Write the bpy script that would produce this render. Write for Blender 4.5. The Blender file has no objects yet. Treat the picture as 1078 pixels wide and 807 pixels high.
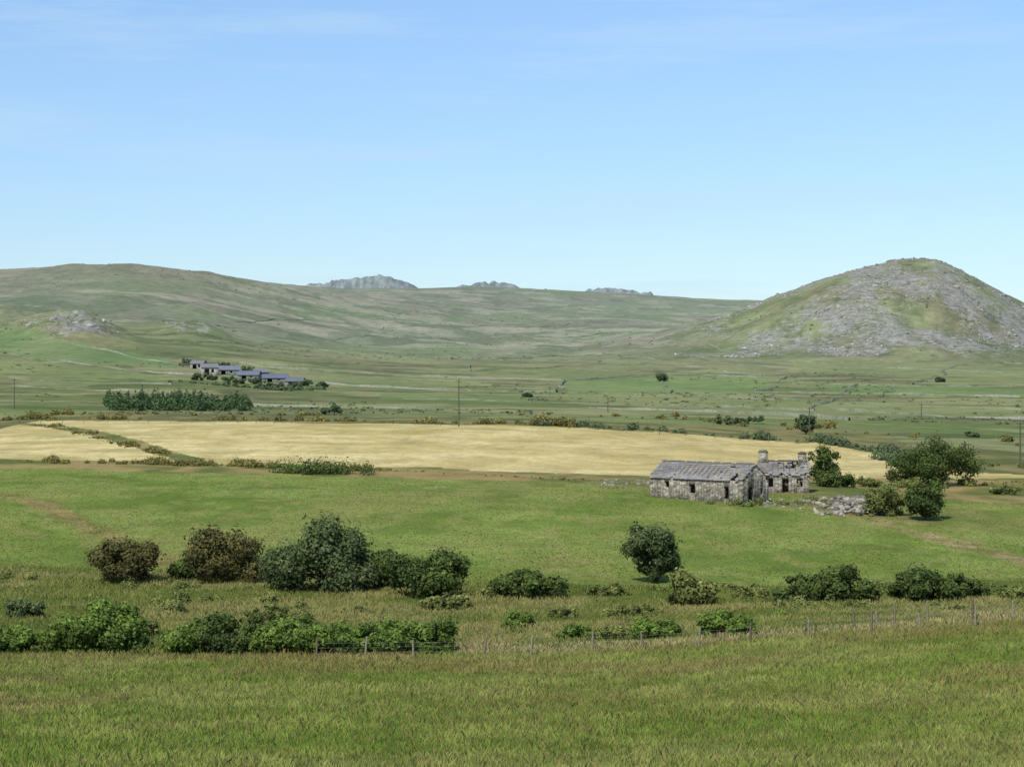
import bpy, math, random
import numpy as np
from mathutils import Vector
rng=np.random.default_rng(7); random.seed(7)
F=2011.0; CX=539.0; CY=403.5
scene=bpy.context.scene

# ---------------------------------------------------------------- helpers
def alb(r,g,b,k=1.12):
    c=np.array([r,g,b],float)/255
    c=np.where(c<=0.04045,c/12.92,((c+0.055)/1.055)**2.4)
    return c/k
def _h(ix,iy,s):
    n=(ix.astype(np.int64)*374761393+iy.astype(np.int64)*668265263+s*69069)&0xffffffff
    n=((n^(n>>13))*1274126177)&0xffffffff
    n=n^(n>>16)
    return n/4294967295.0
def vn(x,y,s=0):
    ix=np.floor(x);iy=np.floor(y);fx=x-ix;fy=y-iy
    fx=fx*fx*(3-2*fx);fy=fy*fy*(3-2*fy)
    a=_h(ix,iy,s);b=_h(ix+1,iy,s);c=_h(ix,iy+1,s);d=_h(ix+1,iy+1,s)
    return (a*(1-fx)+b*fx)*(1-fy)+(c*(1-fx)+d*fx)*fy
def fbm(x,y,s=0,o=4,g=0.5):
    t=0;a=1;m=0
    for i in range(o):
        t=t+a*vn(x*2**i+17.3*i,y*2**i-9.1*i,s+i*13);m+=a;a*=g
    return t/m
def ss(a,b,x):
    t=np.clip((x-a)/(b-a),0,1);return t*t*(3-2*t)
def mix(a,b,t):
    t=np.asarray(t)[...,None];return a*(1-t)+b*t
def pchip(xn,xp,fp):
    xp=np.asarray(xp,float);h=np.diff(xp);d=np.diff(fp,axis=0)/h.reshape(-1,*([1]*(fp.ndim-1)))
    m=np.zeros_like(fp)
    a,b=d[:-1],d[1:]
    with np.errstate(divide='ignore',invalid='ignore'):
        hm=2*a*b/(a+b)
    m[1:-1]=np.where(a*b>0,hm,0);m[0]=d[0];m[-1]=d[-1]
    xn=np.clip(xn,xp[0],xp[-1])
    i=np.clip(np.searchsorted(xp,xn,side='right')-1,0,len(xp)-2)
    sh=(-1,)+(1,)*(fp.ndim-1)
    hh=h[i].reshape(sh);t=((xn-xp[i])/h[i]).reshape(sh)
    return (fp[i]*(2*t**3-3*t**2+1)+m[i]*hh*(t**3-2*t**2+t)+fp[i+1]*(-2*t**3+3*t**2)+m[i+1]*hh*(t**3-t**2))

def npmesh(name,V,Fc,mats,col=None,smooth=False,attrs=None):
    me=bpy.data.meshes.new(name)
    V=np.asarray(V,np.float32);Fc=np.asarray(Fc,np.int32);k=Fc.shape[1];m=len(Fc)
    me.vertices.add(len(V));me.vertices.foreach_set('co',V.ravel())
    me.loops.add(m*k);me.loops.foreach_set('vertex_index',Fc.ravel())
    me.polygons.add(m);me.polygons.foreach_set('loop_start',np.arange(0,m*k,k,dtype=np.int32))
    me.polygons.foreach_set('loop_total',np.full(m,k,np.int32))
    if smooth: me.polygons.foreach_set('use_smooth',np.ones(m,bool))
    me.update(calc_edges=True)
    if col is not None:
        a=me.color_attributes.new('Col','FLOAT_COLOR','POINT')
        c=np.ones((len(V),4),np.float32);c[:,:3]=np.clip(col,0.002,1);a.data.foreach_set('color',c.ravel())
    if attrs:
        for kx,v in attrs.items():
            a=me.attributes.new(kx,'FLOAT','POINT');a.data.foreach_set('value',np.asarray(v,np.float32).ravel())
    for mt in (mats if isinstance(mats,list) else [mats]): me.materials.append(mt)
    ob=bpy.data.objects.new(name,me);scene.collection.objects.link(ob);return ob
def empty(name,loc=(0,0,0)):
    e=bpy.data.objects.new(name,None);e.location=loc;e.empty_display_size=0.5
    scene.collection.objects.link(e);return e

# ---------------------------------------------------------------- materials
def newmat(name,rough=0.9,spec=0.15):
    m=bpy.data.materials.new(name);m.use_nodes=True
    nt=m.node_tree;b=nt.nodes['Principled BSDF'];b.inputs['Roughness'].default_value=rough
    b.inputs['Specular IOR Level'].default_value=spec
    return m,nt,b
def N(nt,t,**k):
    n=nt.nodes.new(t)
    for a,v in k.items(): setattr(n,a,v)
    return n
def noise(nt,vec,scale,detail=4,rough=0.55):
    n=N(nt,'ShaderNodeTexNoise');n.inputs['Scale'].default_value=scale;n.inputs['Detail'].default_value=detail
    n.inputs['Roughness'].default_value=rough;nt.links.new(vec,n.inputs['Vector']);return n.outputs['Fac']
def maprange(nt,f,a,b,c,d):
    n=N(nt,'ShaderNodeMapRange');nt.links.new(f,n.inputs[0])
    for i,v in enumerate((a,b,c,d)): n.inputs[i+1].default_value=v
    return n.outputs[0]
def mul(nt,a,b):
    n=N(nt,'ShaderNodeMath',operation='MULTIPLY');nt.links.new(a,n.inputs[0])
    if isinstance(b,(int,float)): n.inputs[1].default_value=b
    else: nt.links.new(b,n.inputs[1])
    return n.outputs[0]
def scalecol(nt,c,f):
    n=N(nt,'ShaderNodeVectorMath',operation='SCALE');nt.links.new(c,n.inputs[0]);nt.links.new(f,n.inputs['Scale']);return n.outputs[0]

def leafmat(name,trans=0.25,up=0.0):
    m,nt,b=newmat(name,0.75,0.2)
    a=N(nt,'ShaderNodeAttribute',attribute_name='Col')
    g=N(nt,'ShaderNodeNewGeometry')
    f=maprange(nt,noise(nt,g.outputs['Position'],0.9,3),0.3,0.7,0.72,1.28)
    c=scalecol(nt,a.outputs['Color'],f)
    nt.links.new(c,b.inputs['Base Color'])
    tr=N(nt,'ShaderNodeBsdfTranslucent');nt.links.new(c,tr.inputs['Color'])
    if up:
        ad=N(nt,'ShaderNodeVectorMath',operation='ADD');nt.links.new(g.outputs['Normal'],ad.inputs[0]);ad.inputs[1].default_value=(0,0,up)
        nz=N(nt,'ShaderNodeVectorMath',operation='NORMALIZE');nt.links.new(ad.outputs[0],nz.inputs[0]);nt.links.new(nz.outputs[0],b.inputs['Normal'])
    mx=N(nt,'ShaderNodeMixShader');mx.inputs[0].default_value=trans
    nt.links.new(b.outputs[0],mx.inputs[1]);nt.links.new(tr.outputs[0],mx.inputs[2])
    nt.links.new(mx.outputs[0],nt.nodes['Material Output'].inputs[0])
    return m
M_leaf=leafmat('foliage',0.22);M_grass=leafmat('grass_blades',0.3,1.6)
def colmat(name,scale=1.0,amt=0.35,bump=0.0,rough=0.9):
    m,nt,b=newmat(name,rough,0.12)
    a=N(nt,'ShaderNodeAttribute',attribute_name='Col');g=N(nt,'ShaderNodeNewGeometry')
    nn=noise(nt,g.outputs['Position'],scale,6,0.65)
    nt.links.new(scalecol(nt,a.outputs['Color'],maprange(nt,nn,0.25,0.75,1-amt,1+amt)),b.inputs['Base Color'])
    if bump:
        bp=N(nt,'ShaderNodeBump');bp.inputs['Strength'].default_value=0.6;bp.inputs['Distance'].default_value=bump
        nt.links.new(nn,bp.inputs['Height']);nt.links.new(bp.outputs[0],b.inputs['Normal'])
    return m
M_rock=colmat('lichened_rock',1.2,0.4,0.1);M_bark=colmat('bark',4,0.4,0.03);M_slate=colmat('slate',2.5,0.25,0.02,0.7)
M_wood=colmat('weathered_wood',6,0.3,0.01)
def stonemat(name,c1,c2,c3,scale=2.6):
    m,nt,b=newmat(name,0.95,0.1)
    tc=N(nt,'ShaderNodeTexCoord')
    mp=N(nt,'ShaderNodeMapping');mp.inputs['Scale'].default_value=(1,1,1.7);nt.links.new(tc.outputs['Object'],mp.inputs[0])
    v=N(nt,'ShaderNodeTexVoronoi');v.inputs['Scale'].default_value=scale;nt.links.new(mp.outputs[0],v.inputs['Vector'])
    sep=N(nt,'ShaderNodeSeparateColor');nt.links.new(v.outputs['Color'],sep.inputs[0])
    r=N(nt,'ShaderNodeValToRGB');e=r.color_ramp.elements
    e[0].color=(*c1,1);e[1].color=(*c2,1);e2=e.new(0.55);e2.color=(*c3,1);nt.links.new(sep.outputs[0],r.inputs[0])
    ve=N(nt,'ShaderNodeTexVoronoi',feature='DISTANCE_TO_EDGE');ve.inputs['Scale'].default_value=scale;nt.links.new(mp.outputs[0],ve.inputs['Vector'])
    j=maprange(nt,ve.outputs['Distance'],0.0,0.07,0.55,1.0)
    f=mul(nt,j,maprange(nt,noise(nt,tc.outputs['Object'],0.8,5),0.3,0.7,0.75,1.25))
    nt.links.new(scalecol(nt,r.outputs[0],f),b.inputs['Base Color'])
    bp=N(nt,'ShaderNodeBump');bp.inputs['Distance'].default_value=0.03;nt.links.new(j,bp.inputs['Height']);nt.links.new(bp.outputs[0],b.inputs['Normal'])
    return m
M_stone=stonemat('rubble_masonry',alb(112,105,90),alb(188,180,160),alb(150,142,124))

# ---------------------------------------------------------------- terrain
cols_t=np.array([0,110,200,270,400,540,700,810,1078],float)
Yt=[60,110,135,150,170,200,240,300,430,520,700,900,1100,1300,1500,1800,2300,2900,3500,4300,9000]
R=np.array([
[807,692,664,644,612,570,527,490,452,441,424,402,377,352,333,308,285,300,315,330,360],
[807,692,664,642,612,570,527,491,449,440,425,403,380,357,337,306,280,300,315,330,360],
[807,692,664,640,612,570,527,493,448,440,426,404,384,364,345,314,286,303,312,330,360],
[807,691,662,638,612,570,527,494,447,440,427,406,389,372,356,330,296,300,307,330,360],
[806,691,660,637,612,570,527,496,447,440,428,410,396,382,369,350,325,308,304.5,325,360],
[805,690,657,636,612,570,527,498,447,440,429,412,400,387,375,359,341,324,306,325,360],
[803,682,651,635,612,570,529,501,455,445,431,414,402,390,378,362,345,330,313,325,360],
[800,670,645,634,612,572,530,503,462,449,432,415,404,392,380,364,348,333,318,330,360],
[797,655,640,630,612,580,535,506,470,454,434,418,406,394,382,366,350,336,325,335,360]],float)
Yt=np.array(Yt,float)
Zt=-(R-CY)/F*Yt
near_y=np.array([-80,-20,0,15,30,45.]);near_z=np.array([-1.0,-1.6,-1.8,-4.6,-8,-10.2])
Yt=np.concatenate([near_y,Yt]);Zt=np.concatenate([np.tile(near_z,(len(cols_t),1)),Zt],axis=1)
ys=[-80.,-50,-20,-5,5,15,25,35,42,48]
y=50.
while y<9000:
    ys.append(y)
    if y<1150:s=y*0.0062
    elif y<1850:s=4.5
    elif y<2500:s=10
    elif y<3700:s=20
    elif y<4350:s=80
    elif y<4650:s=12
    else:s=300
    y+=s
ys.append(9000.);ys=np.array(ys)
us=np.concatenate([-np.geomspace(1.4,0.305,50),np.linspace(-0.30,0.30,760),np.geomspace(0.305,1.4,50)])
colsg=CX+F*us
Zy=pchip(ys,Yt,Zt.T)
Z=pchip(colsg,cols_t,Zy.T).T
U,Y=np.meshgrid(us,ys);X=U*np.maximum(Y,25.)
COL=CX+F*U
Z=Z+(fbm(X/14,Y/14,3,4)-0.5)*np.clip(Y/240,0.1,1)*0.7*(Y<2000)
amp=ss(500,1600,Y)*14
Z=Z+(fbm(X/260,Y/260,5,6)-0.5)*amp
Z=Z+(fbm(X/70,Y/50,15,5)-0.5)*ss(1200,1700,Y)*10*ss(3400,2600,Y)
def bump(c0,y0,sc,sy,A): return A*np.exp(-((COL-c0)/sc)**2-((Y-y0)/sy)**2)
ledge=np.abs(fbm(X/45,Y/45,41,5)-0.5)*2
b1=bump(75,1330,52,110,17);b2=bump(200,1420,40,90,13);b3=bump(20,1500,45,90,7)
Z+=(b1+b2+b3)*(0.6+1.1*ledge)
# right hill
tc_=[560,640,700,740,770,800,830,860,900,930,948,960,985,1010,1040,1078,1130,1200,1400]
tr_=[366,360,348,339,331,320,307,296,284,277,273,272,274,284,301,319,336,350,362]
T=-(np.interp(COL,tc_,tr_)-CY)/F*1750
bell=np.where(np.abs(Y-1750)<430,0.5*(1+np.cos(np.pi*(Y-1750)/430)),0)**0.85
zb=Z[np.argmin(np.abs(ys-1750))][None,:]
A=np.maximum(T-zb,0)
Z+=A*bell+A/80*bell*(1-bell)*4*(fbm(X/55,Y/55,77,6)-0.5)*24+(ledge-0.35)*10*bell*ss(5,30,A)*(1-bell**4)
# tors
tc2=[290,320,350,372,385,400,412,425,440,460,475,495,520,535,545,560,575,600,615,640,660,680,700,725]
tr2=[335,301,296,293,291,289.5,291,297,303,307,303,299,296,298.5,303,304,305,308,305,303.5,304.5,308,312,340]
T2=-(np.interp(COL,tc2,tr2)-CY+ (fbm(COL/5,Y/60,8,4)-0.5)*7)/F*4500
m2=np.exp(-((Y-4500)/110)**2)
tor=(m2>0.3)&(T2*m2>Z)
Z=np.where((Y>4200)&(Y<4800),np.maximum(Z,T2*m2),Z)
RR=CY-F*Z/np.maximum(Y,1)

def site(col,row,ymax=6000):
    i=int(np.argmin(np.abs(colsg-col)));r=RR[:,i]
    j=np.where((ys>50)&(ys<=ymax)&(r<=row))[0]
    j=j[0] if len(j) else len(ys)-3
    t=(r[j-1]-row)/(r[j-1]-r[j]+1e-9);t=min(max(t,0),1)
    yy=ys[j-1]+(ys[j]-ys[j-1])*t
    return (col-CX)/F*yy, yy
def ground(x,y):
    x=np.asarray(x,float);y=np.asarray(y,float)
    u=x/np.maximum(y,25.)
    i=np.clip(np.searchsorted(us,u)-1,0,len(us)-2);j=np.clip(np.searchsorted(ys,y)-1,0,len(ys)-2)
    a=np.clip((u-us[i])/(us[i+1]-us[i]),0,1);b=np.clip((y-ys[j])/(ys[j+1]-ys[j]),0,1)
    return (Z[j,i]*(1-a)+Z[j,i+1]*a)*(1-b)+(Z[j+1,i]*(1-a)+Z[j+1,i+1]*a)*b
def curve(pts):
    q=[site(c,r) for c,r in pts];uu=[a/b for a,b in q];yy=[b for a,b in q]
    return lambda u: np.interp(u,uu,yy)

yf=curve([(0,692),(250,691),(480,690),(650,684),(800,674),(940,664),(1078,654)])
yg0=curve([(0,598),(180,604),(400,612),(620,618),(760,622),(860,618),(1000,614),(1078,612)])
yg1=curve([(0,493),(300,499),(560,506),(690,513),(800,520),(1078,530)])
yh0=curve([(0,483),(165,485),(215,488),(300,488),(560,497),(690,501),(935,503),(1078,503)])
yh1=curve([(0,452),(40,443),(430,446),(600,450),(700,455),(860,466),(930,477),(960,495),(1078,500)])
jit=(fbm(X/3,Y/3,21,3)-0.5)
C=np.zeros(X.shape+(3,));
n1=fbm(X/70,Y/110,1,5);n2=fbm(X/9,Y/14,2,4);n3=fbm(X/1.5,Y/2,4,3);nb=fbm(X/300,Y/420,6,5)
st=lambda n,k=4.0: np.clip((n-0.5)*k+0.5,0,1)
# far plain
C[:]=mix(alb(104,116,70),alb(136,142,94),st(n1))
C=mix(C,alb(124,116,86),st(fbm(X/40,Y/60,31,4),6)*0.5)
C=mix(C,alb(102,124,66),ss(0.54,0.6,fbm(X/90,Y/130,33,2))*0.35*(Y<1400))
C=mix(C,alb(84,94,58),ss(0.54,0.60,fbm(X/30,Y/18,34,4))*0.65)
C=mix(C,alb(156,154,110),ss(0.56,0.62,fbm(X/50,Y/22,35,4))*0.5)
hill=ss(1200,1700,Y)
hc=mix(alb(122,132,106),alb(148,152,126),st(nb,5))
hc=mix(hc,alb(128,122,106),st(fbm(X/120,Y/200,36,6),5)*0.6)
hc=mix(hc,alb(100,112,84),ss(0.50,0.58,fbm(X/35,Y/55,37,5))*0.7)
hc=mix(hc,alb(112,134,88),ss(0.52,0.60,fbm(X/90,Y/130,39,4))*0.5)
hc=mix(hc,alb(168,164,140),ss(0.56,0.63,fbm(X/60,Y/40,38,5))*0.55)
C=mix(C,hc,hill)
lt=ss(330,150,COL)*ss(1700,2150,Y)
C=mix(C,mix(alb(116,114,94),alb(136,132,108),st(n1)),lt*0.7)
rh=ss(8,30,A)*ss(0.05,0.35,bell)
rc=mix(alb(112,124,82),alb(138,146,104),st(fbm(X/40,Y/40,51,5)))
rc=mix(rc,alb(134,120,96),ss(0.47,0.62,fbm(X/60,Y/60,52,5))*0.5)
rc=mix(rc,alb(90,102,66),ss(0.53,0.62,fbm(X/16,Y/24,53,4))*0.55)
C=mix(C,rc,rh)
C=mix(C,alb(158,168,162),0.07*ss(700,1300,Y)+0.13*ss(1400,3200,Y))  # distance haze painted into the terrain colours, stronger with growing Y
def poly_mask(pts):
    q=[site(c,r) for c,r in pts];m=np.zeros(X.shape,bool)
    for k in range(len(q)):
        (x1,y1),(x2,y2)=q[k],q[(k+1)%len(q)]
        if abs(y2-y1)<1e-6: continue
        cond=((y1>Y)!=(y2>Y))&(X<(x2-x1)*(Y-y1)/(y2-y1)+x1);m^=cond
    return m
for pts,c in [([(0,345),(60,357),(180,378),(190,388),(80,383),(0,372)],(110,136,86)),
              ([(0,374),(90,385),(170,395),(100,398),(0,392)],(118,134,86)),
              ([(592,402),(700,394),(810,398),(800,413),(600,413)],(108,134,80)),
              ([(870,405),(1078,409),(1078,418),(880,415)],(108,134,80)),
              ([(600,414),(800,420),(1078,430),(1078,440),(760,432),(590,420)],(120,132,84)),
              ([(500,391),(600,386),(690,392),(592,400)],(126,136,92)),
              ([(830,380),(1000,382),(1078,386),(1078,398),(850,392)],(122,136,92)),
              ([(280,392),(400,396),(520,404),(420,410),(330,404)],(122,134,88)),
              ([(400,414),(560,418),(560,424),(400,420)],(110,132,78)),
              ([(0,430),(110,432),(110,437),(0,436)],(108,130,72)),
              ]:
    m=poly_mask(pts)[...,None]
    C=np.where(m,C*0.3+0.7*mix(alb(*c),alb(c[0]+14,c[1]+8,c[2]+8),st(n1)),C)
C=np.where(tor[...,None],mix(alb(112,122,122),alb(146,156,156),st(fbm(COL/4,Z/9,9,4))),C)
m=((Y>yh1(U))&(Y<yh1(U)+90)).astype(float)
C=mix(C,mix(alb(94,100,56),alb(138,128,84),st(n2)),m*0.8)
hay=mix(alb(190,174,114),alb(214,200,144),st(n1*0.5+n2*0.5,5))
stripe=0.5+0.5*np.sin((Y-0.12*X)*0.55+jit*2)
hay=mix(hay,alb(184,168,108),stripe*0.25)
hay=mix(hay,alb(164,158,96),ss(0.54,0.7,fbm(X/30,Y/8,61,3))*0.55)
hay=mix(hay,alb(174,156,102),ss(0.45,0.7,n3)*0.45)
m=((Y>yh0(U)+jit*4)&(Y<yh1(U)+jit*6))
C=np.where(m[...,None],hay,C)
x0,y0=site(28,446);x1,y1=site(215,489)
dist=np.abs((X-x0)*(y1-y0)-(Y-y0)*(x1-x0))/math.hypot(x1-x0,y1-y0)
m=(dist<2.6+jit*2)&(Y<y0+5)&(Y>y1-5)
C=np.where(m[...,None],mix(alb(98,108,58),alb(150,138,90),st(n2)),C)
m=((Y<=yh0(U)+jit*4)&(Y>yg1(U)))
C=np.where(m[...,None],mix(alb(98,108,56),alb(150,134,86),st(n2,5)),C)
# pasture
gf=mix(alb(108,130,54),alb(128,144,72),st(n1*0.4+n2*0.6,5))
gf=mix(gf,alb(138,140,78),ss(0.5,0.64,fbm(X/22,Y/45,62,4))*0.75)
gf=mix(gf,alb(96,116,48),ss(0.52,0.66,fbm(X/5,Y/8,63,4))*0.6)
gf=mix(gf,alb(146,142,86),ss(0.55,0.66,fbm(X/2.2,Y/4,67,3))*0.5)
m=(Y<=yg1(U)+jit*3)
C=np.where(m[...,None],gf,C)
def bank(pts,w,ca,cb,k=1.0):
    global C
    d=np.full(X.shape,1e9)
    q=[site(c,r) for c,r in pts]
    for (xa,ya),(xb,yb) in zip(q[:-1],q[1:]):
        L2=(xb-xa)**2+(yb-ya)**2;t=np.clip(((X-xa)*(xb-xa)+(Y-ya)*(yb-ya))/L2,0,1)
        d=np.minimum(d,np.hypot(X-xa-t*(xb-xa),Y-ya-t*(yb-ya)))
    C=mix(C,mix(alb(*ca),alb(*cb),st(n2*0.5+n3*0.5,4)),ss(w*1.3,w*0.3,d+jit*w*1.6)*k)
bank([(0,520),(45,530),(95,556),(150,580),(200,600)],2.0,(156,138,90),(112,110,60),1.0)
bank([(930,552),(990,566),(1040,580),(1078,592),(1200,620)],2.6,(170,150,110),(120,116,68),1.0)
bank([(800,512),(900,528),(980,540),(1078,552)],6,(140,134,84),(104,114,56),0.7)
bank([(850,532),(935,545)],6,(150,140,94),(108,108,60),0.8)
bank([(630,508),(690,515),(760,530),(860,534)],2.5,(138,132,86),(106,114,60),0.8)
# rough valley
rv=mix(alb(112,120,56),alb(136,138,76),st(n2,5));rv=mix(rv,alb(90,108,46),st(fbm(X/6,Y/5,64,4),6)*0.6)
rv=mix(rv,alb(158,146,96),ss(0.57,0.67,fbm(X/12,Y/7,65,4))*0.5)
m=(Y<yg0(U)+jit*6)
C=np.where(m[...,None],rv,C)
bank([(480,672),(600,672),(700,668),(800,659),(940,650),(1078,643),(1300,633)],3.2,(178,164,116),(134,134,74),0.9)
bank([(500,645),(700,640),(850,642),(1078,632)],2.5,(148,144,88),(112,122,58),0.7)
bank([(0,602),(100,606),(300,618),(520,628)],2.5,(140,138,82),(116,122,62),0.8)
# near meadow
fg=mix(alb(106,118,50),alb(128,136,68),st(n2*0.6+n3*0.4,4))
redn=lambda x,y: ss(0.44,0.62,fbm(x/11,y/5,66,4))*ss(66,90,y)
fg=mix(fg,alb(132,116,74),redn(X,Y)*0.6)
m=(Y<yf(U)+jit*1.0)
C=np.where(m[...,None],fg,C)
rock=np.zeros(X.shape)
rock+=np.clip((b1+b2+b3)/9,0,1)*(0.34+0.7*(fbm(X/40,Y/60,72,4)-0.5))
rk=ss(6,22,A)*ss(0.04,0.18,bell)
rside=ss(740,860,COL)
rock=np.maximum(rock,rk*(0.24+0.12*rside+0.75*(fbm(X/24,Y/50,71,5)-0.5)+0.30*(fbm(X/110,Y/160,73,3)-0.5)))
rock=np.clip(rock,0,0.5)
C=np.clip(C*np.array([1.03,0.99,0.95]),0,1)
ny,nu=X.shape
idx=np.arange(ny*nu).reshape(ny,nu)
Fq=np.stack([idx[:-1,:-1],idx[:-1,1:],idx[1:,1:],idx[1:,:-1]],-1).reshape(-1,4)
m,nt,b=newmat('terrain',0.95,0.05)
a=N(nt,'ShaderNodeAttribute',attribute_name='Col');ar=N(nt,'ShaderNodeAttribute',attribute_name='rock')
g=N(nt,'ShaderNodeNewGeometry');P=g.outputs['Position']
f=mul(nt,maprange(nt,noise(nt,P,1.8,5,0.75),0.3,0.7,0.78,1.22),maprange(nt,noise(nt,P,0.12,6,0.7),0.3,0.7,0.76,1.24))
base=scalecol(nt,a.outputs['Color'],f)
rn=noise(nt,P,0.12,10,0.9)
sub=N(nt,'ShaderNodeMath',operation='ADD');nt.links.new(rn,sub.inputs[0]);nt.links.new(mul(nt,ar.outputs['Fac'],0.5),sub.inputs[1])
rmask=maprange(nt,sub.outputs[0],0.655,0.70,0,0.9)
gate=maprange(nt,ar.outputs['Fac'],0.02,0.10,0,1)
rmask=mul(nt,rmask,gate)
rcn=N(nt,'ShaderNodeValToRGB');e=rcn.color_ramp.elements
e[0].position=0.35;e[0].color=(*alb(124,122,112),1);e[1].position=0.65;e[1].color=(*alb(184,180,170),1)
nt.links.new(noise(nt,P,0.2,6,0.7),rcn.inputs[0])
mx=N(nt,'ShaderNodeMix',data_type='RGBA');nt.links.new(rmask,mx.inputs[0]);nt.links.new(base,mx.inputs[6]);nt.links.new(rcn.outputs[0],mx.inputs[7])
nt.links.new(mx.outputs[2],b.inputs['Base Color'])
bp=N(nt,'ShaderNodeBump');bp.inputs['Strength'].default_value=0.5;bp.inputs['Distance'].default_value=0.25
nt.links.new(noise(nt,P,0.9,7,0.65),bp.inputs['Height'])
bp2=N(nt,'ShaderNodeBump');bp2.inputs['Distance'].default_value=3.0;nt.links.new(mul(nt,rn,ar.outputs['Fac']),bp2.inputs['Height'])
nt.links.new(bp.outputs[0],bp2.inputs['Normal']);nt.links.new(bp2.outputs[0],b.inputs['Normal'])
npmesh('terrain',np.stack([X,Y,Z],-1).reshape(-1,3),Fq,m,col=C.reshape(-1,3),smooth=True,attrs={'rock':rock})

# ---------------------------------------------------------------- foliage
def unit(n):
    v=rng.normal(size=(n,3));return v/np.linalg.norm(v,axis=1)[:,None]
def leafgeo(Cn,Nn,S):
    r=unit(len(Cn));t=np.cross(Nn,r);t/=np.linalg.norm(t,axis=1)[:,None]+1e-9;bb=np.cross(Nn,t)
    S=S[:,None]
    V=np.stack([Cn+t*S,Cn+bb*S*0.6,Cn-t*S,Cn-bb*S*0.6],1).reshape(-1,3)
    return V,np.arange(len(V)).reshape(-1,4)
def clump_leaves(cc,cr,n,leaf,tone,tone2,flat=0.85,loose=0.0):
    w=cr**2/np.sum(cr**2);k=rng.choice(len(cr),size=n,p=w)
    d=unit(n);rad=cr[k]*(0.5+0.6*rng.random(n)**0.6+loose*rng.random(n)**5)
    P_=cc[k]+d*rad[:,None]*np.array([1,1,flat])
    nn=d*0.9+unit(n)*0.7+np.array([0,-0.1,0.3]);nn/=np.linalg.norm(nn,axis=1)[:,None]
    tk=rng.random(len(cr))[k];t=np.clip(tk*0.6+rng.random(n)*0.5+d[:,2]*0.15,0,1)
    col=mix(tone,tone2,t)*(0.7+0.6*rng.random(n))[:,None]
    return P_,nn,leaf*(0.6+0.8*rng.random(n)),col
def tube(p0,p1,r0,r1,sides=6):
    p0=np.array(p0,float);p1=np.array(p1,float);d=p1-p0;d/=np.linalg.norm(d)+1e-9
    a=np.cross(d,[0.3,0.9,0.1]);a/=np.linalg.norm(a);b_=np.cross(d,a)
    th=np.arange(sides)/sides*2*np.pi;ring=np.cos(th)[:,None]*a+np.sin(th)[:,None]*b_
    V=np.concatenate([p0+ring*r0,p1+ring*r1]);i=np.arange(sides);j=(i+1)%sides
    return V,np.stack([i,j,j+sides,i+sides],1)
def join(parts):
    Vs=[];Fs=[];o=0
    for V,Fc in parts: Vs.append(V);Fs.append(Fc+o);o+=len(V)
    return np.concatenate(Vs),np.concatenate(Fs)
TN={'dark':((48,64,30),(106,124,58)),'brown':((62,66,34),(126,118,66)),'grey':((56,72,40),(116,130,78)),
    'bright':((62,88,32),(130,152,66)),'olive':((80,94,42),(146,150,82)),'far':((74,90,62),(112,128,84)),'gorse':((78,86,46),(154,142,78))}  # 'far' tones have distance haze painted in as paler leaf colour
def bush(name,col,row,w,h,tone='dark',n=9000,leaf=0.16,kind='bush'):
    x,y=site(col,row)
    s=y/F;w*=s;h*=s
    z=float(ground(x,y));t1,t2=TN[tone];t1,t2=alb(*t1),alb(*t2)
    k=int(18+w*3.8) if n>1000 else 12
    th=rng.random(k)*2*np.pi;rr=np.sqrt(rng.random(k))*0.88
    ph0=rng.random()*6.28
    cx=np.cos(th)*rr*w/2;cy=np.sin(th)*rr*w/2*0.85
    dome=np.sqrt(np.clip(1-rr**3,0.08,1))*(0.88+0.11*np.sin(cx/w*9+ph0)+0.07*rng.normal(size=k))
    if kind=='upright': lo,hi=0.10,0.88
    else: lo,hi=0.10,0.86
    cz=h*(lo+(hi*dome-lo)*rng.random(k)**0.55)
    if kind!='bush':
        dome=np.sqrt(np.clip(1-rr**2,0.08,1));cz=h*(lo+0.5*(hi-lo)+0.5*(hi-lo)*dome*(rng.random(k)*2-1)*1.0)
        pr_=0.42+0.58*ss(0.05,0.5,cz/h);cx*=pr_;cy*=pr_
    cr=np.minimum(w,h*1.3)*(0.065+0.10*rng.random(k)**1.5)
    cc=np.stack([cx,cy,cz],1)
    P_,nn,S,colr=clump_leaves(cc,cr,n,leaf,t1,t2,loose=0.9)
    dk=0.64+0.36*ss(0.1,0.6,P_[:,2]/h);colr=colr*dk[:,None]  # shade painted into the crown: leaf colour darkens towards the base
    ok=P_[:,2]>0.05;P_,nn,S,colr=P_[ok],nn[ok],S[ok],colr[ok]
    V,Fq_=leafgeo(P_,nn,S)
    e=empty(name,(x,y,z))
    V[:,2]+=-0.15
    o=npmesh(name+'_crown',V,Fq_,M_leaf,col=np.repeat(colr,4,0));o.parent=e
    parts=[]
    tr=0.03*h+0.05;top=np.array([rng.normal()*0.05*w,0,h*(0.3 if kind!='bush' else 0.2)])
    parts.append(tube((0,0,-0.4),top,tr,tr*0.7))
    for q in rng.choice(k,size=min(k,10),replace=False): parts.append(tube(top*(0.6+0.4*rng.random()),cc[q],tr*0.5,tr*0.1))
    V,Fq_=join(parts);o=npmesh(name+'_limbs',V,Fq_,M_bark,col=np.tile(alb(98,88,70),(len(V),1)));o.parent=e
    return e
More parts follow.
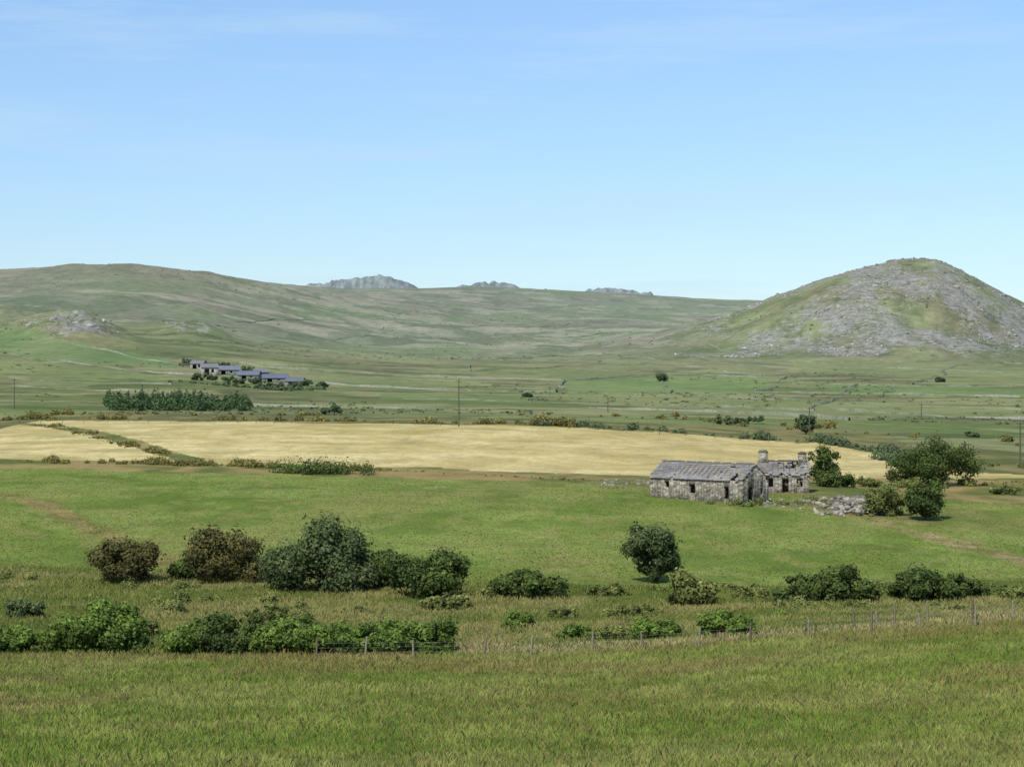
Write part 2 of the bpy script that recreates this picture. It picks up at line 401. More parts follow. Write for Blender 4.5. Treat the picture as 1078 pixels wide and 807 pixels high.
B=[
 ('hawthorn_bush',132,612,72,54,'brown',9000),('hawthorn_bush',238,611,84,62,'brown',11000),('willow_bush',338,620,128,78,'grey',24000),
 ('hawthorn_bush',196,608,44,30,'dark',4000),('hawthorn_bush',408,618,58,46,'dark',6000),('hawthorn_bush',452,628,84,58,'dark',11000),
 ('bramble_bush',556,628,84,34,'dark',8000),('bramble_bush',728,638,54,42,'olive',7000),('bramble_bush',520,628,40,18,'olive',3000),
 ('bramble_bush',850,634,80,34,'dark',8000),('hawthorn_bush',884,634,80,44,'dark',9000),('hawthorn_bush',975,632,84,44,'dark',10000),('bramble_bush',1012,631,50,30,'dark',5000),
 ('bramble_bush',1062,630,50,18,'olive',3000),('bramble_bush',640,626,50,16,'olive',3000),('bramble_bush',790,630,40,18,'olive',3000),
 ('elder_bush',104,687,112,66,'bright',18000),('bramble_bush',12,687,56,38,'bright',7000),('bramble_bush',26,650,40,28,'grey',4000),
 ('bramble_bush',200,688,70,40,'bright',7000),('elder_bush',250,688,84,52,'dark',9000),('elder_bush',305,688,94,48,'bright',11000),
 ('bramble_bush',355,688,84,44,'bright',9000),('elder_bush',404,688,86,42,'bright',10000),('elder_bush',455,687,56,46,'bright',8000),
 ('bramble_bush',148,668,50,22,'olive',4000),('bramble_bush',290,655,90,24,'olive',5000),
 ('bramble_bush',548,660,36,22,'bright',3000),('bramble_bush',606,674,40,24,'bright',4000),('bramble_bush',640,673,50,20,'olive',4000),('bramble_bush',690,671,50,28,'bright',5000),
 ('elder_bush',752,670,46,34,'bright',5000),('elder_bush',784,668,36,26,'bright',4000),('bramble_bush',592,650,40,16,'olive',2500),('bramble_bush',670,648,60,16,'olive',3000),
 ('bramble_bush',470,640,60,20,'olive',3000),('bramble_bush',900,640,40,12,'olive',2000),('bramble_bush',1010,645,60,12,'olive',2000),
 ('bramble_bush',932,542,44,42,'olive',6000),('bramble_bush',880,512,44,22,'dark',4000),
 ('bramble_bush',1060,520,40,14,'olive',1500),('bramble_bush',915,512,30,14,'olive',1500),
]
for nm,c,r,w,h,t,n in B:
    bush(nm,c,r,w,h,t,n,leaf=0.11 if r>640 else 0.15)
bush('upright_hawthorn_tree',689,613,62,74,'grey',10500,0.14,'upright')
bush('hawthorn_tree',990,511,86,56,'dark',12000,0.17,'bush')
bush('hawthorn_tree',955,509,50,40,'dark',5000,0.17,'bush')
bush('hawthorn_tree',974,547,44,48,'dark',7500,0.15,'upright')
bush('hawthorn_tree',868,509,42,44,'dark',4500,0.17,'upright')
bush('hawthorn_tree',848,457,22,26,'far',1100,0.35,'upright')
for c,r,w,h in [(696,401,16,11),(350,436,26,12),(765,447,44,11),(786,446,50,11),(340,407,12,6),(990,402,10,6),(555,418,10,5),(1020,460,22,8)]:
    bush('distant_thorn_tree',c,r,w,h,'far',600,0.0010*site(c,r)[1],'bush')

def strip_scrub(name,pts,hgt,wid,n,leaf,tone,gap=0.35,seed=1):
    q=np.array([site(c,r) for c,r in pts]);seg=np.hypot(*np.diff(q,axis=0).T);cum=np.concatenate([[0],np.cumsum(seg)])
    L=cum[-1];k=max(20,int(L/(wid*0.18)))
    s=rng.random(k)*L;px=np.interp(s,cum,q[:,0]);py=np.interp(s,cum,q[:,1])
    m_=np.clip(fbm(s/9.0,s*0+seed,seed,3)-gap,0,1)/(1-gap)
    hh=hgt*(0.12+1.5*m_)*(0.35+0.9*rng.random(k)**1.5)
    px+=rng.normal(size=k)*wid*0.3;py+=rng.normal(size=k)*wid*0.35
    cc=np.stack([px,py,ground(px,py)+hh*0.3],1);cr=hh*0.7
    t1,t2=TN[tone];P_,nn,S,colr=clump_leaves(cc,cr,n,leaf,alb(*t1),alb(*t2),loose=0.8)
    V,Fq_=leafgeo(P_,nn,S);return npmesh(name,V,Fq_,M_leaf,col=np.repeat(colr,4,0))
strip_scrub('field_hedgerow',[(0,443),(40,441),(250,442),(430,445),(600,449)],1.6,4,12000,0.26,'gorse',0.34,2)
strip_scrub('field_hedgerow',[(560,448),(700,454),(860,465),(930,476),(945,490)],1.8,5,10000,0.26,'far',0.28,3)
strip_scrub('field_hedgerow',[(160,488),(300,493),(400,495),(560,503),(690,510)],1.0,3,8000,0.16,'gorse',0.4,4)
strip_scrub('field_hedgerow',[(290,498),(330,498),(388,499)],1.5,2.5,3500,0.18,'dark',0.15,5)
strip_scrub('field_hedgerow',[(0,486),(160,488),(215,490)],0.9,3,4500,0.16,'gorse',0.36,6)
strip_scrub('field_hedgerow',[(28,446),(120,465),(215,489)],0.75,3,4500,0.18,'gorse',0.36,7)
strip_scrub('field_hedgerow',[(930,512),(1000,512),(1078,508)],1.6,4,4500,0.18,'olive',0.3,8)
strip_scrub('field_hedgerow',[(640,512),(700,520),(780,533),(860,530)],0.6,3,3000,0.13,'olive',0.3,9)
strip_scrub('heath_scrub',[(0,437),(200,436),(350,437)],1.2,14,6000,0.35,'gorse',0.34,10)
strip_scrub('heath_scrub',[(500,436),(700,440),(850,452),(1078,468)],1.4,26,9000,0.33,'gorse',0.38,11)
strip_scrub('heath_scrub',[(950,485),(1078,492)],1.5,6,3500,0.22,'olive',0.2,12)
strip_scrub('valley_scrub',[(0,640),(200,636),(480,650)],0.8,6,9000,0.11,'olive',0.3,13)
strip_scrub('valley_scrub',[(480,655),(700,648),(1078,636)],0.7,6,9000,0.11,'olive',0.3,14)
strip_scrub('valley_scrub',[(0,606),(300,622),(620,622),(1078,618)],0.75,5,12000,0.12,'olive',0.3,15)
strip_scrub('valley_scrub',[(0,675),(200,676),(480,680)],0.9,5,9000,0.1,'bright',0.2,16)
strip_scrub('valley_scrub',[(560,636),(760,632),(1078,626)],0.8,6,9000,0.12,'dark',0.42,17)
strip_scrub('valley_scrub',[(500,668),(650,664),(800,652)],0.9,5,8000,0.11,'bright',0.36,18)

# conifer plantation
k=150;cc_=rng.uniform(112,264,k);rw_=rng.uniform(424,433,k)
CCs=[];CR=[]
for c,r in zip(cc_,rw_):
    x,y=site(c,r);z=float(ground(x,y));h=rng.uniform(3.2,7)*(1 if c<225 else 0.75)
    for q in range(6):
        f=q/5;CCs.append((x+rng.normal()*0.2,y+rng.normal()*0.2,z+h*(0.12+0.8*f)));CR.append(1.7*(1.05-f*0.85))
P_,nn,S,colr=clump_leaves(np.array(CCs),np.array(CR),26000,0.4,alb(60,82,52),alb(94,118,70))
V,Fq_=leafgeo(P_,nn,S);npmesh('conifer_plantation',V,Fq_,M_leaf,col=np.repeat(colr,4,0))
k=5200;c=rng.uniform(-60,1140,k);yy=np.exp(rng.uniform(np.log(560),np.log(2500),k));xx=(c-CX)/F*yy
keep=fbm(xx/90,yy/120,91,4)>0.53;xx,yy=xx[keep],yy[keep]
cr=rng.uniform(0.3,0.9,len(xx))*(1+yy/2500);cc=np.stack([xx,yy,ground(xx,yy)+cr*0.05],1)
P_,nn,S,colr=clump_leaves(cc,cr,len(xx)*12,0.5,alb(92,104,74),alb(126,132,96),flat=0.5)
V,Fq_=leafgeo(P_,nn,S);npmesh('hillside_gorse',V,Fq_,M_leaf,col=np.repeat(colr,4,0))

# ---------------------------------------------------------------- rocks
ph=(1+5**0.5)/2
IV=np.array([(-1,ph,0),(1,ph,0),(-1,-ph,0),(1,-ph,0),(0,-1,ph),(0,1,ph),(0,-1,-ph),(0,1,-ph),(ph,0,-1),(ph,0,1),(-ph,0,-1),(-ph,0,1)])/1.9
IF=np.array([(0,11,5),(0,5,1),(0,1,7),(0,7,10),(0,10,11),(1,5,9),(5,11,4),(11,10,2),(10,7,6),(7,1,8),(3,9,4),(3,4,2),(3,2,6),(3,6,8),(3,8,9),(4,9,5),(2,4,11),(6,2,10),(8,6,7),(9,8,1)])
def rocks(name,Pn,S,c1,c2):
    n=len(Pn);V=IV[None]*(0.7+0.6*rng.random((n,12,1)))*(0.5+1.0*rng.random((n,1,3)))
    a=rng.random(n)*6.28;ca,sa=np.cos(a)[:,None],np.sin(a)[:,None]
    V=np.stack([V[...,0]*ca-V[...,1]*sa,V[...,0]*sa+V[...,1]*ca,V[...,2]*0.65],-1)*S[:,None,None]+Pn[:,None]
    Fc=(IF[None]+12*np.arange(n)[:,None,None]).reshape(-1,3)
    col=mix(alb(*c1),alb(*c2),rng.random(n))
    return npmesh(name,V.reshape(-1,3),Fc,M_rock,col=np.repeat(col,12,0))
mask=(rock>0.24)&(np.abs(U)<0.29);jj,ii=np.where(mask);pw=rock[jj,ii]**2;NB=6000;sel=rng.choice(len(jj),size=NB,p=pw/pw.sum())
px=X[jj[sel],ii[sel]]+rng.normal(size=NB)*3;py=Y[jj[sel],ii[sel]]+rng.normal(size=NB)*3
cl=fbm(px/22,py/22,95,3)>0.50;px,py=px[cl],py[cl]
S=rng.uniform(0.3,0.9,len(px))*(1+2.2*rng.random(len(px))**6)
rocks('hillside_boulders',np.stack([px,py,ground(px,py)],1),S,(126,122,112),(184,180,170))
cs=np.clip(rng.normal(962,26,150),900,1022);px=(cs-CX)/F*1745+rng.normal(size=150);py=1742+rng.normal(size=150)*8
rocks('summit_crag',np.stack([px,py,ground(px,py)-0.3],1),rng.uniform(0.8,2.4,150),(116,112,100),(156,150,138))
q=np.array([site(rng.normal(898,19),rng.uniform(526,543)) for _ in range(330)])
d=np.exp(-((q[:,0]-q[:,0].mean())/4.2)**2)
rocks('collapsed_wall_rubble',np.stack([q[:,0],q[:,1],ground(q[:,0],q[:,1])+0.02+d*rng.random(330)*0.7],1),rng.uniform(0.12,0.52,330),(110,105,90),(180,172,156))
q=np.array([site(rng.uniform(632,690),rng.uniform(505,512)) for _ in range(60)])
rocks('field_stones',np.stack([q[:,0],q[:,1],ground(q[:,0],q[:,1])+0.05],1),rng.uniform(0.1,0.34,60),(116,110,98),(170,164,150))
q=np.array([site(rng.normal(812,20),rng.uniform(526,534)) for _ in range(90)])
rocks('wall_foot_stones',np.stack([q[:,0],q[:,1],ground(q[:,0],q[:,1])+0.03],1),rng.uniform(0.1,0.3,90),(116,110,98),(164,158,144))
strip_scrub('rubble_nettles',[(850,524),(890,534),(940,545)],0.7,3.5,4500,0.12,'olive',0.2,31)

# ---------------------------------------------------------------- walls in the landscape
wi=[0]
def drystone(pts,h=1.05,w=0.8,c=(150,150,130)):
    wi[0]+=1
    q=np.array([site(*p) for p in pts]);seg=np.hypot(*np.diff(q,axis=0).T);cum=np.concatenate([[0],np.cumsum(seg)])
    s=np.arange(0,cum[-1],3.0);x=np.interp(s,cum,q[:,0]);y_=np.interp(s,cum,q[:,1])
    x+= (vn(s/40,s*0,3+wi[0])-.5)*8; y_+=(fbm(s/60,s*0,9+wi[0],3)-.5)*34
    tx=np.gradient(x);ty=np.gradient(y_);l=np.hypot(tx,ty)+1e-6;nx,nyy=-ty/l,tx/l
    z=ground(x,y_);hh=h*(-0.25+1.9*fbm(s/18,s*0,5+wi[0],4))
    V=np.stack([np.stack([x+nx*w*.5,y_+nyy*w*.5,z-0.9],1),np.stack([x+nx*w*.3,y_+nyy*w*.3,z+hh],1),np.stack([x-nx*w*.3,y_-nyy*w*.3,z+hh],1),np.stack([x-nx*w*.5,y_-nyy*w*.5,z-0.9],1)],1)
    n=len(s);V=V.reshape(-1,3);Fs=[]
    for a_,b_ in ((0,1),(1,2),(2,3)):
        i=np.arange(n-1)*4;Fs.append(np.stack([i+a_,i+4+a_,i+4+b_,i+b_],1))
    tt=np.clip(rng.random(n)*0.6+(vn(s/30,s*0,40+wi[0])-0.3)*0.8,0,1)
    col=mix(alb(c[0]-46,c[1]-34,c[2]-48),alb(*c),tt)
    npmesh('drystone_wall',V,np.concatenate(Fs),M_rock,col=np.repeat(col,4,0))
for p in [[(0,343),(60,357),(130,371),(190,384)],[(0,373),(90,385),(200,396)],[(590,413),(700,416),(800,421),(1078,431)],
          [(592,401),(700,393),(830,398)],[(830,398),(800,413),(880,414),(1078,418)],[(640,373),(700,382),(830,398)],
          [(240,337),(330,338),(480,344),(600,341)],[(300,352),(480,358),(640,352),(770,336)],[(350,404),(480,412),(590,413)],
          [(330,392),(450,396),(592,401)],[(870,405),(1078,408)],[(470,378),(640,373)],[(860,432),(900,405)],[(180,425),(340,428),(480,431)],[(960,404),(1000,385),(1078,383)],[(0,408),(120,412),(200,420)],
          [(0,398),(100,404),(190,404)],[(680,372),(800,386),(950,388),(1078,392)],[(560,424),(700,426),(860,432)],[(860,432),(980,438),(1078,442)],[(500,391),(600,386),(700,384)],
          [(330,368),(470,378),(500,391)],[(200,360),(330,368)],[(420,420),(560,424)],[(592,401),(590,413)],[(700,393),(700,416)],[(940,408),(930,417)],[(400,345),(420,356)],[(620,430),(760,434),(900,443)],
          [(560,356),(700,362),(800,374)],[(190,384),(250,382),(330,392)],[(110,346),(180,352),(240,358)]]:
    drystone(p)

# ---------------------------------------------------------------- buildings
def boxV(x0,x1,y0_,y1_,z0,z1):
    V=np.array([(x0,y0_,z0),(x1,y0_,z0),(x1,y1_,z0),(x0,y1_,z0),(x0,y0_,z1),(x1,y0_,z1),(x1,y1_,z1),(x0,y1_,z1)],float)
    return V,np.array([(0,3,2,1),(4,5,6,7),(0,1,5,4),(1,2,6,5),(2,3,7,6),(3,0,4,7)])
def wall_cells(L,z0,top,t,openings,ragged=0.0,step=0.45,axis='x',off=0.0,prof=None):
    parts=[];xs=sorted(set([0,L]+[o for op in openings for o in op[:2]]+list(np.arange(step,L-step*0.5,step))))
    for i,(a0,a1) in enumerate(zip(xs[:-1],xs[1:])):
        mid=(a0+a1)/2;tp=(prof(mid) if prof else top)-ragged*random.random()
        spans=[(z0,tp)]
        for o in openings:
            if o[0]<=mid<=o[1]:
                ns=[]
                for s0,s1 in spans:
                    if o[2]>s0: ns.append((s0,min(o[2],s1)))
                    if o[3]<s1: ns.append((o[3],s1))
                spans=ns
        for s0,s1 in spans:
            if s1-s0<0.03: continue
            if axis=='x': parts.append(boxV(a0,a1,off,off+t,s0,s1))
            else: parts.append(boxV(off,off+t,a0,a1,s0,s1))
    return join(parts)
def slate_slope(L,eave,ridge,ov=0.25,miss=None,sw=0.42,sh=0.34):
    e=np.array(eave);r=np.array(ridge);d=r-e;ln=np.hypot(*d);d=d/ln;nrm=np.array([-d[1],d[0]]);nrm*=np.sign(nrm[1])
    V=[];Fq_=[];Cc=[];rows=int((ln+ov)/sh)+1
    for i in range(rows):
        s0=-ov+i*sh
        for j in range(int(L/sw)+1):
            xx=j*sw+(0.5*sw if i%2 else 0)-0.2
            if miss and random.random()<miss(xx/L,i/rows): continue
            w_=sw*0.96;ln_=sh*1.5;l1=min(s0+ln_,ln+0.05)
            lift0=0.05+random.random()*0.02;lift1=0.01
            sag=-0.16*math.sin(math.pi*min(max(xx/L,0),1))*math.sin(math.pi*i/rows)
            sk=random.gauss(0,0.02)
            pa=e+d*(s0+sk)+nrm*(lift0+sag);pb=e+d*l1+nrm*(lift1+sag)
            k_=len(V);V+=[(xx,pa[0],pa[1]),(xx+w_,pa[0],pa[1]),(xx+w_,pb[0],pb[1]),(xx,pb[0],pb[1])]
            Fq_.append((k_,k_+1,k_+2,k_+3))
            pn=float(vn(np.array(xx/1.8),np.array(i/3.0),5))
            c=mix(alb(110,106,104),alb(166,160,152),np.array(min(1,random.random()*0.45+0.6*pn)))
            if random.random()<0.10: c=alb(150,142,112)
            Cc+=[c]*4
    return np.array(V),np.array(Fq_),np.array(Cc)
def ruin(name,origin,ang,L,W,zf,eave,ridge,op_front,op_right,op_left,miss_f,miss_b,chim=None):
    e=empty(name,(origin[0],origin[1],zf));e.rotation_euler[2]=ang
    t=0.55
    V,Fc=wall_cells(L,-1.2,eave,t,op_front,0.12);o=npmesh('front_wall',V,Fc,M_stone);o.parent=e
    V,Fc=wall_cells(L,-1.2,eave,t,[],0.12,off=W-t-0.03);o=npmesh('rear_wall',V,Fc,M_stone);o.parent=e
    pf=lambda a: eave+(ridge-eave)*(1-abs(a+t-W/2)/(W/2))
    for nm,off,op in(('left_gable',0.004,op_left),('right_gable',L-t-0.004,op_right)):
        V,Fc=wall_cells(W-2*t-0.06,-1.2,eave,t,[(a-t,b-t,c,d) for a,b,c,d in op],0.06,step=0.3,axis='y',off=off,prof=pf)
        V[:,1]+=t+0.015;o=npmesh(nm,V,Fc,M_stone);o.parent=e
    parts=[]
    for i in range(int(L/0.8)+1):
        xx=0.3+i*(L-0.6)/int(L/0.8)
        parts.append(tube((xx,0.1,eave),(xx,W/2,ridge-0.12),0.06,0.06,4));parts.append(tube((xx,W-0.1,eave),(xx,W/2,ridge-0.12),0.06,0.06,4))
    parts.append(tube((0.1,W/2,ridge-0.08),(L-0.1,W/2,ridge-0.08),0.08,0.08,4))
    V,Fc=join(parts);o=npmesh('rafters',V,Fc,M_wood,col=np.tile(alb(96,86,72),(len(V),1)));o.parent=e
    for nm,ev,ms in(('roof_front',(0,eave+0.02),miss_f),('roof_rear',(W,eave+0.02),miss_b)):
        V,Fc,Cc=slate_slope(L,ev,(W/2,ridge),miss=ms);o=npmesh(nm,V,Fc,M_slate,col=Cc);o.parent=e
    parts=[]
    for i in range(int(L/0.45)): 
        if random.random()<0.85: parts.append(boxV(i*0.45,i*0.45+0.43,W/2-0.13,W/2+0.13,ridge+0.03,ridge+0.12+0.05*random.random()))
    V,Fc=join(parts);o=npmesh('ridge_stones',V,Fc,M_slate,col=np.tile(alb(160,154,144),(len(V),1)));o.parent=e
    if chim:
        parts=[]
        for xx,w_,hh in chim:
            parts.append(boxV(xx,xx+w_,W/2-0.45,W/2+0.45,ridge-1.0,ridge+hh*0.86));parts.append(boxV(xx-0.08,xx+w_+0.08,W/2-0.53,W/2+0.53,ridge+hh*0.86,ridge+hh*0.86+0.12))
            parts.append(boxV(xx+0.12,xx+w_-0.12,W/2-0.3,W/2+0.3,ridge+hh*0.86+0.12,ridge+hh+0.12))
        V,Fc=join(parts);o=npmesh('chimneys',V,Fc,M_stone);o.parent=e
    return e
cx_,cy_=site(781,529);g0=float(ground(cx_,cy_));s=cy_/F
th=math.radians(44);Lb=92*s/math.cos(th)*0.99;Wb=5.6
ax=(math.cos(-th),math.sin(-th))
org=(cx_-ax[0]*Lb,cy_-ax[1]*Lb)
ruin('ruined_stone_barn',org,-th,Lb,Wb,g0,2.75,4.75,
     [(2.6,3.3,1.5,2.2),(6.6,7.6,0.9,2.0),(12.2,13.0,0.4,1.9)],[(1.3,2.5,-0.2,1.9),(3.9,4.4,0.9,1.6)],[],
     lambda a,b_: 0.015+0.10*(b_<0.16)+0.5*(0.86<a<0.93 and b_<0.4),lambda a,b_:0.05)
x2,y2=site(812,521);x2-=1.2;y2+=4.0
g1=float(ground(x2+3,y2))
ruin('ruined_stone_cottage',(x2,y2),math.radians(-6),6.9,5.2,g1,2.45,4.3,
     [(1.2,2.0,0.8,1.9),(3.2,4.1,-0.1,1.9),(5.2,6.0,0.8,1.9)],[],[],
     lambda a,b_: 0.04+0.6*(a>0.5 and b_>0.45 and a+b_*0.4<1.1)+0.25*(b_<0.15),lambda a,b_:0.2*(a>0.5)+0.05,
     chim=[(0.02,1.3,1.35),(5.5,1.1,1.15)])
M_blue=colmat('slate_sheds_roof',0.6,0.12,0,0.9);M_white=colmat('limewash',0.8,0.1)
def shed(name,c,r,L,W,h,rh,ang,rc,wc):
    x,y=site(c,r);z=float(ground(x,y))-0.3;e=empty(name,(x,y,z));e.rotation_euler[2]=ang
    V,Fc=wall_cells(L,-1.5,h,0.3,[(L*0.2,L*0.2+2.4,0.2,h*0.8),(L*0.6,L*0.6+1.2,1.2,h*0.75)],0,step=2.0);o=npmesh('front_wall',V,Fc,M_white,col=np.tile(alb(*wc),(len(V),1)));o.parent=e
    V,Fc=wall_cells(L,-1.5,h,0.3,[],0,step=3,off=W-0.33);o=npmesh('rear_wall',V,Fc,M_white,col=np.tile(alb(*wc),(len(V),1)));o.parent=e
    pf=lambda a:h+(rh-h)*(1-abs(a+0.3-W/2)/(W/2))-0.1
    for nm,off in(('left_gable',0.01),('right_gable',L-0.34)):
        V,Fc=wall_cells(W-0.7,-1.5,h,0.3,[],0,step=0.5,axis='y',off=off,prof=pf);V[:,1]+=0.34;o=npmesh(nm,V,Fc,M_white,col=np.tile(alb(*wc),(len(V),1)));o.parent=e
    V=np.array([(-.3,-.4,h-.2),(L+.3,-.4,h-.2),(L+.3,W/2,rh),(-.3,W/2,rh),(-.3,W+.4,h-.2),(L+.3,W+.4,h-.2)]);V=np.concatenate([V,V+[0,0,0.12]])
    Fc=np.array([(6,7,8,9),(9,8,11,10),(3,2,1,0),(4,5,2,3),(0,1,7,6),(10,11,5,4)])
    o=npmesh('roof',V,Fc,M_blue,col=np.tile(alb(*rc),(len(V),1)));o.parent=e
for a in [('farm_shed',228,394,12,7,2.8,5.0,0.15,(122,126,136),(128,130,122)),('farm_shed',250,399,11,7,2.5,4.6,-0.12,(112,117,130),(124,124,116)),('farm_shed',268,396,8,6,2.6,4.4,0.4,(130,130,128),(132,130,120)),('farm_shed',276,402,13,7,2.4,4.3,0.1,(108,114,130),(124,122,114)),  # farm colours greyed and lightened, with distance haze painted in
          ('farmhouse',212,394,9,6,4.0,6.0,0.3,(130,130,128),(168,164,152)),('farm_shed',300,405,9,6,2.2,3.9,-0.2,(110,115,126),(142,140,130)),('farmhouse',200,388,8,5,3.2,5.0,-0.3,(128,126,122),(152,148,138))]:
    shed(*a)
for c,r in [(222,400),(240,402),(252,404),(266,404),(206,400),(290,408),(312,408),(278,408),(234,388),(262,392),(196,384),(322,406)]:
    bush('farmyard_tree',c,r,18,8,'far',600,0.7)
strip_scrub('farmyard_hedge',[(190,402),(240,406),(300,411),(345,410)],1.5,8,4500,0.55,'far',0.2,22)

# ---------------------------------------------------------------- fences & poles
def fence(name,pts,sp=3.3,ph_=1.15,pr=0.06,col=(164,154,132),wires=True):
    q=np.array([site(*p) for p in pts]);seg=np.hypot(*np.diff(q,axis=0).T);cum=np.concatenate([[0],np.cumsum(seg)])
    s=np.arange(0,cum[-1],sp);s=s+rng.normal(size=len(s))*0.35
    x=np.interp(s,cum,q[:,0]);y_=np.interp(s,cum,q[:,1]);z=ground(x,y_);hs=ph_*(0.75+0.35*rng.random(len(s)))
    pp=[]
    for a,b_,c,h_ in zip(x,y_,z,hs):
        lx,ly=rng.normal()*0.08,rng.normal()*0.08;pp.append(tube((a,b_,c-0.3),(a+lx,b_+ly,c+h_),pr*1.1,pr));pp.append(tube((a+lx,b_+ly,c+h_),(a+lx,b_+ly,c+h_+0.03),pr,pr*0.2))
    e=empty(name,(0,0,0));V,Fc=join(pp);cl_=np.repeat(mix(alb(col[0]-50,col[1]-50,col[2]-50),alb(*col),rng.random(len(s))),24,0)
    o=npmesh('posts',V,Fc,M_wood,col=cl_);o.parent=e
    if wires:
        pp=[tube((x[i],y_[i],z[i]+k_),(x[i+1],y_[i+1],z[i+1]+k_),0.006,0.006,3) for i in range(len(s)-1) for k_ in(0.35,0.65,0.9)]
        V,Fc=join(pp);o=npmesh('wires',V,Fc,M_wood,col=np.tile(alb(130,130,128),(len(V),1)));o.parent=e
fence('post_and_wire_fence',[(330,694),(440,692),(480,692),(622,687),(800,676),(940,666),(1078,656),(1150,652)],3.2,1.25,0.062)
fence('post_and_wire_fence',[(900,664),(960,655),(1030,652),(1078,650)],2.4,1.2)
fence('field_fence',[(0,446),(250,445),(430,447),(640,453),(860,467)],6,1.2,0.07,(140,132,112),False)
fence('field_fence',[(480,440),(640,444),(800,450)],7,1.2,0.08,(150,142,120),False)
def pole(c,r,hpx):
    x,y=site(c,r);z=float(ground(x,y));h=hpx*y/F
    pp=[tube((0,0,-0.5),(0,0,h),0.17,0.12,8),tube((-0.7,-0.12,h-0.5),(0.7,-0.12,h-0.5),0.05,0.05,4)]
    for k_ in(-0.6,0,0.6): pp.append(tube((k_,-0.12,h-0.45),(k_,-0.12,h-0.25),0.04,0.02,4))
    e=empty('utility_pole',(x,y,z))
    for i,(V,Fc) in enumerate(pp):
        o=npmesh(['post','crossarm','insulator','insulator','insulator'][i],V,Fc,M_wood,col=np.tile(alb(104,96,84),(len(V),1)));o.parent=e
pole(483,449,50);pole(15,430,32);pole(1074,489,46);pole(852,458,30);pole(640,434,16);pole(970,440,16)

# ---------------------------------------------------------------- grass
def blades(name,x,y,h,w,col,tipcol,lean=0.35):
    t_=np.array([1.02,1.0,0.92]);col=col*t_;tipcol=tipcol*t_
    n=len(x);z=ground(x,y);a=rng.random(n)*6.283;hx,hy=np.cos(a)*w/2,np.sin(a)*w/2
    l=rng.normal(size=(n,2))*lean*h[:,None];b0=np.stack([x,y,z-0.03],1)
    V=np.stack([b0-np.stack([hx,hy,0*x],1),b0+np.stack([hx,hy,0*x],1),
                b0+np.stack([hx*0.8+l[:,0]*.5,hy*0.8+l[:,1]*.5,h*0.65],1),b0+np.stack([l[:,0]-hx*.3,l[:,1]-hy*.3,h],1)],1).reshape(-1,3)
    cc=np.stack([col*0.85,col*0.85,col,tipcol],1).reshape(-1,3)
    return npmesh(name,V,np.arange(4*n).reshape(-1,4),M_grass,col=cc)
G=1.18
n=440000
yy=54+rng.random(n)**0.85*75;uu=rng.uniform(-0.32,0.32,n);xx=uu*yy
k=yy<yf(uu);xx,yy=xx[k],yy[k];n=len(xx)
nB=fbm(xx/2.2,yy/2.2,67,3);nD=fbm(xx/8,yy/6,69,4)
r_=redn(xx,yy)*0.75+0.07
cg=mix(alb(100,122,42),alb(146,158,78),np.clip(rng.random(n)*0.7+(nB-0.5)*2.4+0.15,0,1))
cg=mix(cg,alb(158,156,98),ss(0.5,0.65,nD)*rng.random(n)*0.7)
cg=mix(cg,alb(108,136,48),ss(0.5,0.36,nD)*0.55)
seed=rng.random(n)<r_*0.5+0.04
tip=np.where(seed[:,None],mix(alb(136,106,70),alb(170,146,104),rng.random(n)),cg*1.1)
cg=np.where(seed[:,None],mix(cg,alb(134,120,74),np.full(n,0.5)),cg)
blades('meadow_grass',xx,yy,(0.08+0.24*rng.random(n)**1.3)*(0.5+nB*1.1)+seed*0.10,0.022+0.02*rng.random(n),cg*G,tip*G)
n=260000
yy=108+rng.random(n)*75;uu=rng.uniform(-0.31,0.31,n);xx=uu*yy
k=(yy>yf(uu))&(yy<yg0(uu)+2);xx,yy,uu=xx[k],yy[k],uu[k];n=len(xx)
nB=fbm(xx/4,yy/4,68,3);nC=fbm(xx/12,yy/7,65,4)
cg=mix(alb(96,114,46),alb(142,144,78),np.clip(rng.random(n)*0.7+(nB-0.5)*2.2,0,1))
cg=mix(cg,alb(176,160,110),ss(0.52,0.64,nC)*rng.random(n)*0.8)
dry=(yy<yf(uu)+7)&(uu>-0.03);cg=np.where((dry&(rng.random(n)<0.6))[:,None],mix(alb(158,144,98),alb(194,178,130),rng.random(n)),cg)
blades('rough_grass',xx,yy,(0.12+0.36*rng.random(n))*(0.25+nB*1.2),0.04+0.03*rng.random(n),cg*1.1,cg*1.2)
n=240000
yy=np.exp(rng.uniform(np.log(165),np.log(305),n));uu=rng.uniform(-0.30,0.30,n);xx=uu*yy
k=(yy>yg0(uu))&(yy<yg1(uu));xx,yy=xx[k],yy[k];n=len(xx)
nB=fbm(xx/5,yy/8,63,4)
cg=mix(alb(98,120,48),alb(142,152,80),np.clip(rng.random(n)*0.8+(0.5-nB)*2+0.1,0,1))
cg=mix(cg,alb(158,150,94),(rng.random(n)<0.14)*0.8)
blades('pasture_grass',xx,yy,(0.05+0.09*rng.random(n))*(1.3-nB),0.10+0.10*rng.random(n),cg*1.08,cg*1.15,0.8)

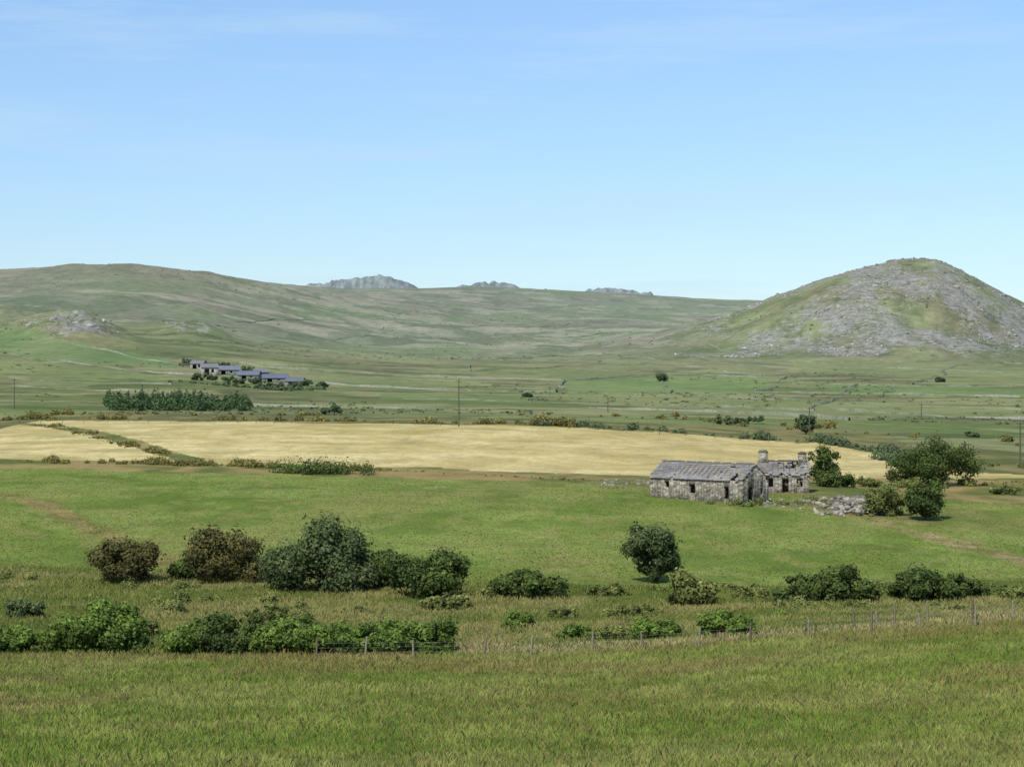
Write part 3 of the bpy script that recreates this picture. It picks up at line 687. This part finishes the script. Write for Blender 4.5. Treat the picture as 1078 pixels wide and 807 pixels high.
# ---------------------------------------------------------------- light, sky, camera
el=math.radians(50);dx,dy=-0.5,-0.86;nrm=math.hypot(dx,dy)
d=Vector((dx/nrm*math.cos(el),dy/nrm*math.cos(el),math.sin(el)))
L=bpy.data.lights.new('sun','SUN');L.energy=3.8;L.angle=math.radians(0.5);L.color=(1,0.96,0.89)
lo=bpy.data.objects.new('sun',L);lo.rotation_euler=d.to_track_quat('Z','Y').to_euler();lo.location=(-50,-50,80);scene.collection.objects.link(lo)
w=bpy.data.worlds.new('World');scene.world=w;w.use_nodes=True;nt=w.node_tree
bg=nt.nodes['Background'];sk=N(nt,'ShaderNodeTexSky',sky_type='NISHITA');sk.sun_disc=False;sk.sun_elevation=el;sk.sun_rotation=math.atan2(dx,dy)
sk.air_density=1.0;sk.dust_density=0.3;sk.ozone_density=2.0;sk.altitude=100
tc=N(nt,'ShaderNodeTexCoord');sp_=N(nt,'ShaderNodeSeparateXYZ');nt.links.new(tc.outputs['Generated'],sp_.inputs[0])
tg=maprange(nt,sp_.outputs['Z'],0.03,0.2,0,1)
tm=N(nt,'ShaderNodeMix',data_type='RGBA');nt.links.new(tg,tm.inputs[0]);tm.inputs[6].default_value=(1.0,1.13,1.32,1);tm.inputs[7].default_value=(1.3,1.45,1.6,1)
vm=N(nt,'ShaderNodeVectorMath',operation='MULTIPLY');nt.links.new(sk.outputs[0],vm.inputs[0]);nt.links.new(tm.outputs[2],vm.inputs[1])
mp=N(nt,'ShaderNodeMapping');mp.inputs['Scale'].default_value=(2.0,2.0,20);mp.inputs['Rotation'].default_value=(0.03,0.10,0);mp.inputs['Location'].default_value=(0.35,0,0.2)
nt.links.new(tc.outputs['Generated'],mp.inputs[0])
cf=maprange(nt,noise(nt,mp.outputs[0],2.0,9,0.66),0.49,0.74,0,0.6)
mx=N(nt,'ShaderNodeMix',data_type='RGBA');nt.links.new(cf,mx.inputs[0]);nt.links.new(vm.outputs[0],mx.inputs[6]);mx.inputs[7].default_value=(5.6,7.4,9.3,1)
nt.links.new(mx.outputs[2],bg.inputs[0]);bg.inputs[1].default_value=0.1
cam=bpy.data.cameras.new('camera');cam.sensor_width=36;cam.lens=F/1078*36;cam.clip_end=20000;cam.clip_start=0.1
co=bpy.data.objects.new('camera',cam);co.rotation_euler=(math.radians(90),0,0);scene.collection.objects.link(co);scene.camera=co
scene.view_settings.view_transform='Standard';scene.view_settings.look='None';scene.view_settings.exposure=0
